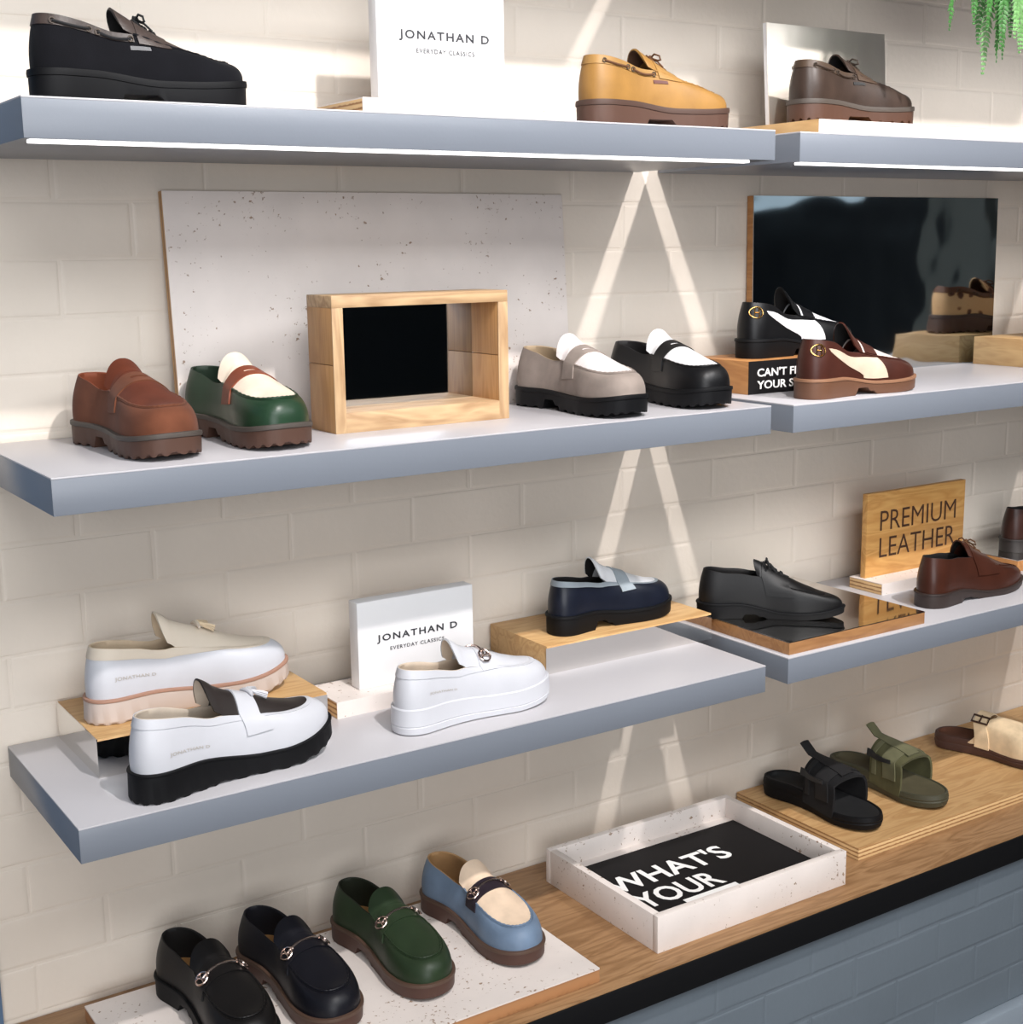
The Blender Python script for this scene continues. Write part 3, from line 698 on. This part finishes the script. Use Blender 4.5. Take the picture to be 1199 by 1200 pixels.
# --- boat shoes
def boat_shoe(label, x, y, z, rz, up, apr, line, sole, welt, collar_m, lace_m, L=.285, notch=.004, tab=None, **kw):
    r = shoe_root('boat_shoe', label, 'shoe', x, y, z, rz, G_BOAT)
    la = Last(L=L, th=.041, tf=.032, hb=.069, hm=.053, instep=.080, toe=.027, toe_top=.030, blunt=3.0, toe_len=.22, W=1.06, ts=.007, c1=.93, throat=.46, apron_w=1.1, **kw)
    build_sole(la, r, 'lug', sole, welt, notch=notch, welt=.009, gap_h=.014, gap=(.39, .56))
    build_upper(la, r, up, line, apr, line, bead=up, tongue=.022, tang=30, m_collar=collar_m, collar=.80, split=True, tongue_w=.85)
    # side lace through the collar, showing in two runs
    for sd in (-1, 1):
        for a, b in ((.09, .25), (.29, .44)):
            uu = np.linspace(a, b, 14); ph = np.array([la.phi(q) for q in uu]); ph = ph if sd > 0 else 2*PI-ph
            P = la.wall(ph, .88-.03*np.sin(np.linspace(0, PI, 14))); P[:, 1] += sd*.0026
            lc = MB().tube(P, .0018, 6).build('side_lace', lace_m, r)
            for e in (0, -1):
                p = P[e]; MB().tube([p+np.array((.0034*math.cos(k*PI/5), 0, .0034*math.sin(k*PI/5))) for k in range(10)], .0009, 5, closed=True).build('eyelet', plain('eyelet_dark', srgb(90, 80, 72), .4, .6), lc)
        if tab:
            panel(la, sd, lambda v: .43, lambda v: .52, .60, .70, .0012, nv=3, nu=5).build('side_tab', tab, r)
    # eyelet facing with laces
    fa = MB()
    for sg in (-1, 1):
        q = np.linspace(.13, .62, 9)*sg; G = np.array([la.surf(np.full(9, la.phi(u)), q) for u in np.linspace(.475, .62, 8)]); fa.thick(G, la.normals(G), .0018, .0006)
    fa.build('facing', collar_m, r, angle=50)
    lace_rows(la, r, lace_m, (.50, .54, .58), .22, .004, .0016)
    return r
SNK = leather(srgb(66, 56, 52), .45, 260, .6, .35)
NUB = suede(srgb(16, 16, 20))
boat_shoe('black platform boat shoe with dark snakeskin trim at the left end of the upper shelf', .040, -.270, ZS1, 0, NUB, SNK, LINE_BLK, RUB_BLK, RUB_BLK, SNK, plain('lace_black', srgb(20, 20, 22), .8), L=.272, notch=0, tab=plain('tab_grey', srgb(70, 70, 74), .5))
YEL = leather(srgb(150, 110, 56), .5, 300, .2)
boat_shoe('yellow tan leather boat shoe with brown sole', .878, -.275, ZS1, 0, YEL, YEL, LINE_BRN, RUB_BRN, RUB_DK, leather(srgb(156, 118, 66), .5), plain('lace_brown', srgb(96, 62, 36), .8), L=.280, tab=plain('tab_brown', srgb(88, 40, 30), .5))
DB = leather(srgb(60, 47, 40), .42, 300, .2, .2)
boat_shoe('dark brown leather boat shoe in front of the steel plate', 1.372, -.235, ZR1+.027, 0, DB, DB, LINE_BLK, RUB_BRN, WELT_G, leather(srgb(76, 60, 48), .45), plain('lace_dark', srgb(60, 46, 36), .8), L=.28, notch=.007, tab=plain('tab_black', srgb(30, 28, 28), .5))
COW = None
def leopard():
    def fn(k):
        N = NT(k); v = N.coords(); vo = N.n('ShaderNodeTexVoronoi', Scale=38.0); N.l(v, vo.inputs['Vector'])
        no = N.n('ShaderNodeTexNoise', Scale=55.0); N.l(v, no.inputs['Vector'])
        a = N.n('ShaderNodeMath', operation='MULTIPLY_ADD'); a.inputs[1].default_value = .5; N.l(no.outputs['Fac'], a.inputs[0]); N.l(vo.outputs['Distance'], a.inputs[2])
        N.l(N.ramp(a.outputs[0], [(.42, srgb(84, 46, 26)), (.52, srgb(130, 80, 46)), (.60, srgb(214, 168, 116))]), N.b.inputs['Base Color'])
        N.b.inputs['Roughness'].default_value = .7; return N.m
    return mat('leopard_print', fn)
LP = leopard()
rr = boat_shoe('brown and cream animal print boat shoe at the right edge, mirrored in the board', 2.205, -.150, ZR2+.061, 0, LP, LP, LINE_BRN, RUB_BRN, RUB_DK, leather(srgb(104, 64, 40), .5), plain('lace_brown', srgb(96, 62, 36), .8), L=.285)
rr['group'] = 'boat shoe on the plywood box'

# --- tassel and platform loafers
WHT = leather(srgb(198, 198, 203), .38, 380, .08, .02); CRM = leather(srgb(214, 200, 182), .5, 380, .08, .03)
GRYT = plain('print_grey', srgb(176, 168, 160), .6)
r = shoe_root('tassel_loafer', 'white tassel loafer with cream top and pale platform sole on the mirror riser', 'shoe', .088, -.128, ZS3+.0575, 1, 'pale loafers on the lowest shelf')
la = Last(L=.312, th=.038, tf=.030, ts=.016, hb=.068, hm=.052, instep=.088, toe=.036, toe_top=.041, blunt=2.3, toe_len=.3, W=.95, throat=.42)
build_sole(la, r, 'wedge', plain('sole_blush', srgb(198, 182, 172), .6), plain('welt_salmon', srgb(166, 126, 106), .6), notch=.0015, welt=.005, heel_gap=False)
build_upper(la, r, WHT, leather(srgb(206, 184, 156), .7), CRM, leather(srgb(206, 184, 156), .7), m_collar=CRM, collar=.78, tongue=.024, tang=46, curl=-10)
tassel(la, r, CRM, leather(srgb(222, 200, 168), .5), .56); wall_text(la, r, 'JONATHAN D', GRYT, -1, .12, .30, .34, .44)
r = shoe_root('tassel_loafer', 'white tassel loafer with black top and thick black sole', 'shoe', .088, -.322, ZS3, 9, 'pale loafers on the lowest shelf')
la = Last(L=.312, th=.043, tf=.030, ts=.022, hb=.068, hm=.050, instep=.086, toe=.036, toe_top=.040, blunt=2.3, toe_len=.3, W=.95, throat=.42)
build_sole(la, r, 'wedge', RUB_BLK, RUB_BLK, notch=.002, welt=.004, gap=(.36, .40), gap_h=.004)
build_upper(la, r, WHT, leather(srgb(196, 182, 166), .7), leather(srgb(44, 38, 36), .45), leather(srgb(196, 182, 166), .7), m_collar=WHT, collar=.82, tongue=.024, tang=46, curl=-10)
band(la, .49, .585, QS, .0026, .0006, bow=.02, nu=6, widen=.3).build('strap', WHT, r, angle=50)
tassel(la, r, WHT, None, .60); wall_text(la, r, 'JONATHAN D', GRYT, -1, .14, .32, .26, .35)
r = shoe_root('platform_loafer', 'all white loafer with metal bit and thick white sole', 'shoe', .508, -.292, ZS3, 3, 'pale loafers on the lowest shelf')
la = Last(L=.282, th=.036, tf=.030, ts=.010, hb=.066, hm=.050, instep=.084, toe=.036, toe_top=.041, blunt=2.4, toe_len=.3, throat=.42)
build_sole(la, r, 'cup', RUB_WHT, RUB_WHT, ext=.005, heel_gap=False)
build_upper(la, r, WHT, leather(srgb(204, 186, 166), .7), WHT, leather(srgb(204, 186, 166), .7), m_collar=WHT, collar=.80, tongue=.022, tang=44, curl=-10)
band(la, .50, .59, QS*.75, .0022, .0006, bow=.02, nu=6).build('strap', WHT, r, angle=50)
bit(la, r, M_SILVER, .56, .36); wall_text(la, r, 'JONATHAN D', GRYT, -1, .16, .33, .38, .46)
# --- navy loafer
NAVY = leather(srgb(19, 23, 35), .38, coat=.05); LG = leather(srgb(142, 150, 156), .5)
r = shoe_root('navy_loafer', 'navy leather loafer with pale grey collar and white top on the riser', 'shoe', .912, -.128, ZS3+.050, 2)
la = Last(L=.268, th=.036, tf=.026, hb=.066, hm=.052, instep=.086, toe=.038, toe_top=.042, throat=.42)
build_sole(la, r, 'flat', RUB_BLK, RUB_BLK, welt=.006)
build_upper(la, r, NAVY, LINE_BLK, leather(srgb(210, 210, 212), .45), LINE_BLK, m_collar=LG, collar=.84, tongue=.022, tang=46, curl=-8)
band(la, .50, .60, np.linspace(-.72, .72, 37), .0026, .0006, bow=.02, nu=6).build('strap', LG, r, angle=50)

# --- lace-ups
def derby(name, label, x, y, z, rz, up, line, sole, L, lace_m, brogue=None, **kw):
    r = shoe_root(name, label, 'shoe', x, y, z, rz)
    la = Last(L=L, th=.030, tf=.014, ts=.010, hb=.066, hm=.058, instep=.086, toe=.027, toe_top=.031, blunt=2.0, toe_len=.40, W=.90, c1=.88, throat=.42, **kw)
    build_sole(la, r, 'flat', sole, sole, ext=.0045, welt=.004, gap_h=.008)
    build_upper(la, r, up, line, up, line, tongue=.011, tang=20, tongue_w=.85)
    fa = MB()
    for sg in (-1, 1):
        q = np.linspace(.10, .80, 12)*sg; G = np.array([la.surf(np.full(12, la.phi(.43)), q)]+[la.surf(np.arccos(np.clip(1-2*(np.full(12, u)-.05*np.abs(q)**2*(u-.43)/.2-la.lean)/(la.c1-la.lean), -1, 1)), q) for u in np.linspace(.45, .63, 9)])
        fa.thick(G, la.normals(G), .0022, .0006)
    fa.build('facing', up, r, angle=50)
    lace_rows(la, r, lace_m, (.455, .495, .535, .575), .19, .0046, .0015)
    if brogue is not None:
        ph = np.linspace(la.phi(.66), PI, 20)
        for k_, v in enumerate((.60, .80)):
            q = np.concatenate([ph[:-1], 2*PI-ph[::-1]]); P = la.wall(q, np.full(len(q), v)); P[:, 2] += .0012
            MB().tube(P, .0011, 5).build('toe_seam', brogue, r, angle=70)
    return r
derby('derby_shoe', 'black leather lace-up shoe standing on the mirror-topped board', 1.268, -.120, ZR3+.024, -39, leather(srgb(12, 11, 12), .48), LINE_BLK, RUB_BLK, .272, plain('lace_black', srgb(20, 20, 22), .8))
derby('derby_shoe', 'reddish brown leather lace-up in front of the premium leather sign', 1.722, -.272, ZR3, 1, leather(srgb(64, 33, 23), .35, coat=.05), LINE_BLK, plain('sole_dark', srgb(48, 36, 32), .5), .312, plain('lace_brown', srgb(96, 62, 36), .8), leather(srgb(70, 38, 26), .4))
derby('derby_shoe', 'dark brown leather shoe cut by the right edge behind the brown lace-up', 2.185, -.118, ZR3+.026, -4, leather(srgb(56, 33, 27), .38), LINE_BLK, plain('sole_darker', srgb(44, 38, 36), .5), .30, plain('lace_dark', srgb(60, 46, 36), .8))

# --- bit loafers on the counter
def bit_loafer(label, x, y, rz, up, apr, strap, line, insole, sole, welt, metal, L=.292):
    r = shoe_root('bit_loafer', label, 'shoe', x, y, ZC+.025, rz, G_BIT)
    la = Last(L=L, th=.034, tf=.024, hb=.062, hm=.048, instep=.072, toe=.033, toe_top=.037, W=1.05, blunt=2.5, toe_len=.28, apron_w=1.15, c1=.92, throat=.45)
    build_sole(la, r, 'flat', sole, welt, welt=.006)
    build_upper(la, r, up, line, apr, insole, bead=up, tongue=.026, tang=28, tongue_w=1.04)
    band(la, .485, .58, QS*.9, .0024, .0006, bow=.02, nu=6, widen=.25).build('strap', strap, r, angle=50)
    bit(la, r, metal); return r
K = leather(srgb(18, 16, 16), .45); NB = leather(srgb(17, 17, 24), .45); GR = leather(srgb(38, 52, 33), .45)
RD = plain('rubber_espresso', srgb(74, 46, 36), .55); RW = plain('welt_espresso', srgb(84, 62, 50), .55)
bit_loafer('black bit loafer on the counter board, cut by the bottom edge', .212, -.066, -84, K, K, K, LINE_BLK, LINE_TAN, RUB_BLK, RUB_BLK, M_SILVER)
bit_loafer('dark navy bit loafer on the counter, between the black and green loafers', .348, -.070, -84, NB, NB, NB, leather(srgb(24, 24, 30), .6), LINE_TAN, RD, RW, M_SILVER)
bit_loafer('dark green bit loafer on the counter board', .522, -.066, -86, GR, GR, GR, leather(srgb(34, 38, 28), .6), LINE_TAN, RD, RW, M_SILVER)
bit_loafer('light blue loafer with beige top and black strap on the counter board', .698, -.064, -86, leather(srgb(108, 126, 148), .5), leather(srgb(228, 202, 176), .5), leather(srgb(40, 32, 40), .45), leather(srgb(172, 134, 92), .6), LINE_TAN, RD, RW, M_SILVER)

# --- slides and clog
def footbed(last, root, m_sole, m_bed, rim=.008, h=.5):
    ph = np.arange(NP)*2*PI/NP; b, u = last.B(ph); cen = np.stack([np.clip(b[:, 0], .14*last.L, .8*last.L), last.yc(u), b[:, 2]], -1)
    d = b-cen; d[:, 2] = 0; d /= np.linalg.norm(d, axis=-1, keepdims=True)+1e-9
    zt = last.z0(u)+rim*(1-sstep(.35, .7, u))*1.0+.004; zb = last.ts*np.clip((u-.72)/.28, 0, 1)**2
    def R(off, z): return np.concatenate([(b+d*off)[:, :2], z[:, None]], -1)
    rings = [R(-.006, zb), R(0, zb+.002), R(.003, zb*.55+zt*.45), R(.0018, zb*.45+zt*.55), R(.003, zb*.35+zt*.65), R(.001, zt-.001), R(-.002, zt), R(-.005, zt-.002)]
    G = np.array(rings); mb = MB().grid(G, cv=True); half = NP//2
    fs = [tuple(dict.fromkeys((i, i+1, NP-i-1, (NP-i) % NP))) for i in range(half)]; fs = [f for f in fs if len(f) > 2]
    mb.add(G[0], fs); mb.build('outsole', m_sole, root, angle=32)
    rows = []
    for f in np.linspace(0, 1, 7):
        rg = R(-.005, zt-.002); c = np.stack([b[:, 0]*.7+.14*last.L, last.yc(u), last.z0(u)+.002], -1); g = rg+(c-rg)*(1-(1-f)**2)*.0+(np.stack([rg[:, 0], last.yc(u)+(rg[:, 1]-last.yc(u))*(1-f), rg[:, 2]-(rg[:, 2]-last.z0(u)-.002)*sstep(0, .8, f)], -1)-rg)
        rows.append(g)
    MB().grid(np.array(rows), cv=True).build('footbed', m_bed, root, angle=60)
def slide(label, x, y, rz, m_strap, m_web, m_sole, m_bed, hand=1):
    r = shoe_root('slide_sandal', label, 'shoe', x, y, ZC+.025, rz, 'slides on the plywood board')
    la = Last(L=.285, th=.030, tf=.024, ts=.006, hb=.06, hm=.058, instep=.078, toe=.046, toe_top=.052, throat=.36, c1=.93, W=1.10, blunt=2.3, toe_len=.34, hand=hand, apron_w=1.30)
    footbed(la, r, m_sole, m_bed)
    qs = np.linspace(-1, 1, 49)
    st = band(la, .31, .71, qs, .0035, .002, bow=.01, nu=11, widen=-.12, sink=.010).build('strap', m_strap, r, angle=50)
    band(la, .35, .46, np.linspace(-.90, .90, 41), .0060, -.003, bow=.01, nu=4).build('webbing', m_web, r, angle=50)
    band(la, .53, .65, np.linspace(-.90, .90, 41), .0060, -.003, bow=.01, nu=4).build('webbing', m_web, r, angle=50)
    # centre ladder strip with a pull tab that stands up at the back
    q = np.linspace(-.20, .20, 5); G = np.array([la.surf(np.full(5, la.phi(u)), q)+np.array((0, 0, .0062)) for u in np.linspace(.70, .37, 12)])
    for i in range(3):
        G = np.concatenate([G, (G[-1]+np.array((-.0075, 0, .0062)))[None]])
    Nn = la.normals(G); Nn *= np.sign(Nn[..., 2:3]+1e-9); MB().thick(G, Nn, .0018, .0012).build('pull_tab', m_web, r, angle=50)
    for sg in (-1, 1):
        qq = np.linspace(.50, .62, 5)*sg; G = np.array([la.surf(np.full(5, la.phi(u)), qq) for u in np.linspace(.38, .62, 8)]); MB().thick(G, la.normals(G), .0085, -.005).build('buckle', plain('buckle_black', srgb(26, 26, 28), .4), r, angle=50)
    return r
KB = suede(srgb(26, 25, 26)); OL = suede(srgb(86, 84, 58)); OLW = suede(srgb(104, 102, 76))
slide('black strap slide on the plywood board beside the olive slide', 1.556, -.034, -86, KB, leather(srgb(30, 29, 30), .7), RUB_BLK, leather(srgb(30, 30, 31), .7))
slide('olive green strap slide between the black slide and the clog', 1.752, -.036, -86, OL, OLW, plain('rubber_olive', srgb(66, 64, 48), .6), leather(srgb(84, 78, 58), .7))
r = shoe_root('clog', 'cream suede clog with brown footbed and buckle at the right edge of the counter', 'shoe', 2.075, -.052, ZC+.025, -76)
la = Last(L=.285, th=.026, tf=.022, ts=.005, hb=.06, hm=.05, instep=.066, toe=.040, toe_top=.046, throat=.30, c1=.86, W=1.1, blunt=2.3, toe_len=.36, apron_w=1.1)
CS = suede(srgb(222, 196, 160)); SB = plain('cork_brown', srgb(74, 48, 40), .6)
footbed(la, r, SB, leather(srgb(96, 60, 44), .8), rim=.006)
qq = np.linspace(-1, 1, 49); st = .47-.20*np.abs(qq)**1.6
G = np.array([la.surf(np.arccos(np.clip(1-2*(st+(.8595-st)*k_-la.lean)/(la.c1-la.lean), -1, 1)), qq) for k_ in np.linspace(0, 1, 30)**.8])
MB().thick(G, la.normals(G), .002, .001).build('upper', CS, r, angle=60)
band(la, .33, .43, np.linspace(-.98, .98, 45), .0055, -.002, bow=.0, nu=6, sink=.004).build('strap', CS, r, angle=50)
for u_, q_ in ((.38, -.42),):
    P, a, b, n = frame_at(la, u_, q_); n = n*np.sign(n[2]); P = P+n*.007
    mb = MB().tube([P+a*.018+b*.009, P+a*.018-b*.009, P-a*.018-b*.009, P-a*.018+b*.009], .0026, 7, closed=True); mb.tube([P-b*.010, P+b*.012], .0018, 6)
    mb.build('buckle', plain('buckle_brown', srgb(62, 42, 34), .4), r)

# ------------------------------------------------------------------ fern hanging from the highest shelf
fern = thing('hanging_fern', 'green fern hanging down from above at the upper right', 'plant', (1.725, -.25, 2.2455))
MB().tube([(0, 0, 0), (0, 0, .004), (0, 0, .12), (0, 0, .13)], [.055, .06, .075, .076], 24).build('pot', plain('pot_grey', srgb(120, 118, 116), .7), fern)
LEAF = leather(srgb(62, 112, 52), .5, 200, .1, .25); LEAF2 = leather(srgb(104, 150, 88), .5, 200, .1, .2)
def frond(dx, dy, drop, seed, m, top=.13):
    rnd = random.Random(seed); mb = MB(); n = 64; pts = []
    for i in range(n+1):
        f = i/n; out = 1-(1-f)**2.0
        pts.append(np.array((dx*out*.85+dx*.15*f+.008*math.sin(3*f+seed), dy*min(1, out*1.25), top+.06*math.sin(f*PI)*(1-f)-drop*f**1.35)))
    mb.tube(pts, [.0014*(1-.7*i/n) for i in range(n+1)], 5)
    face = np.array((rnd.uniform(-.5, .5), -1, rnd.uniform(-.1, .3)))
    for i in range(4, n+1):
        t = pts[i]-pts[i-1]; t /= np.linalg.norm(t); side = np.cross(t, face); side /= np.linalg.norm(side)
        f = i/n; ln = .044*((1-f**2.4)*min(1, f*3)+.09); nn = np.cross(side, t)
        for sg in (-1, 1):
            d = side*sg*.75+t*.75+nn*rnd.uniform(-.25, .25); d /= np.linalg.norm(d); wv = np.cross(d, nn); wv = wv/np.linalg.norm(wv)*.0034
            p = pts[i]; mb.add([p, p+d*ln*.35+wv, p+d*ln, p+d*ln*.35-wv, p+d*ln*.4+nn*.0012], [(0, 1, 4), (1, 2, 4), (2, 3, 4), (3, 0, 4)])
    mb.build('frond', m, fern, angle=60)
for i, (dx, dy, dr) in enumerate(((-.055, -.16, .45), (-.03, -.17, .43), (-.075, -.16, .40), (.02, -.17, .41), (-.15, -.15, .38), (.0, -.15, .42), (.05, -.16, .40), (-.045, -.19, .41), (-.10, -.17, .37), (.09, -.14, .39), (-.06, -.18, .42), (-.085, -.18, .38), (-.015, -.19, .39), (.03, -.15, .38), (-.04, -.175, .38), (.07, -.17, .38))):
    frond(dx, dy, dr-.045, i+1, LEAF if i % 3 else LEAF2)
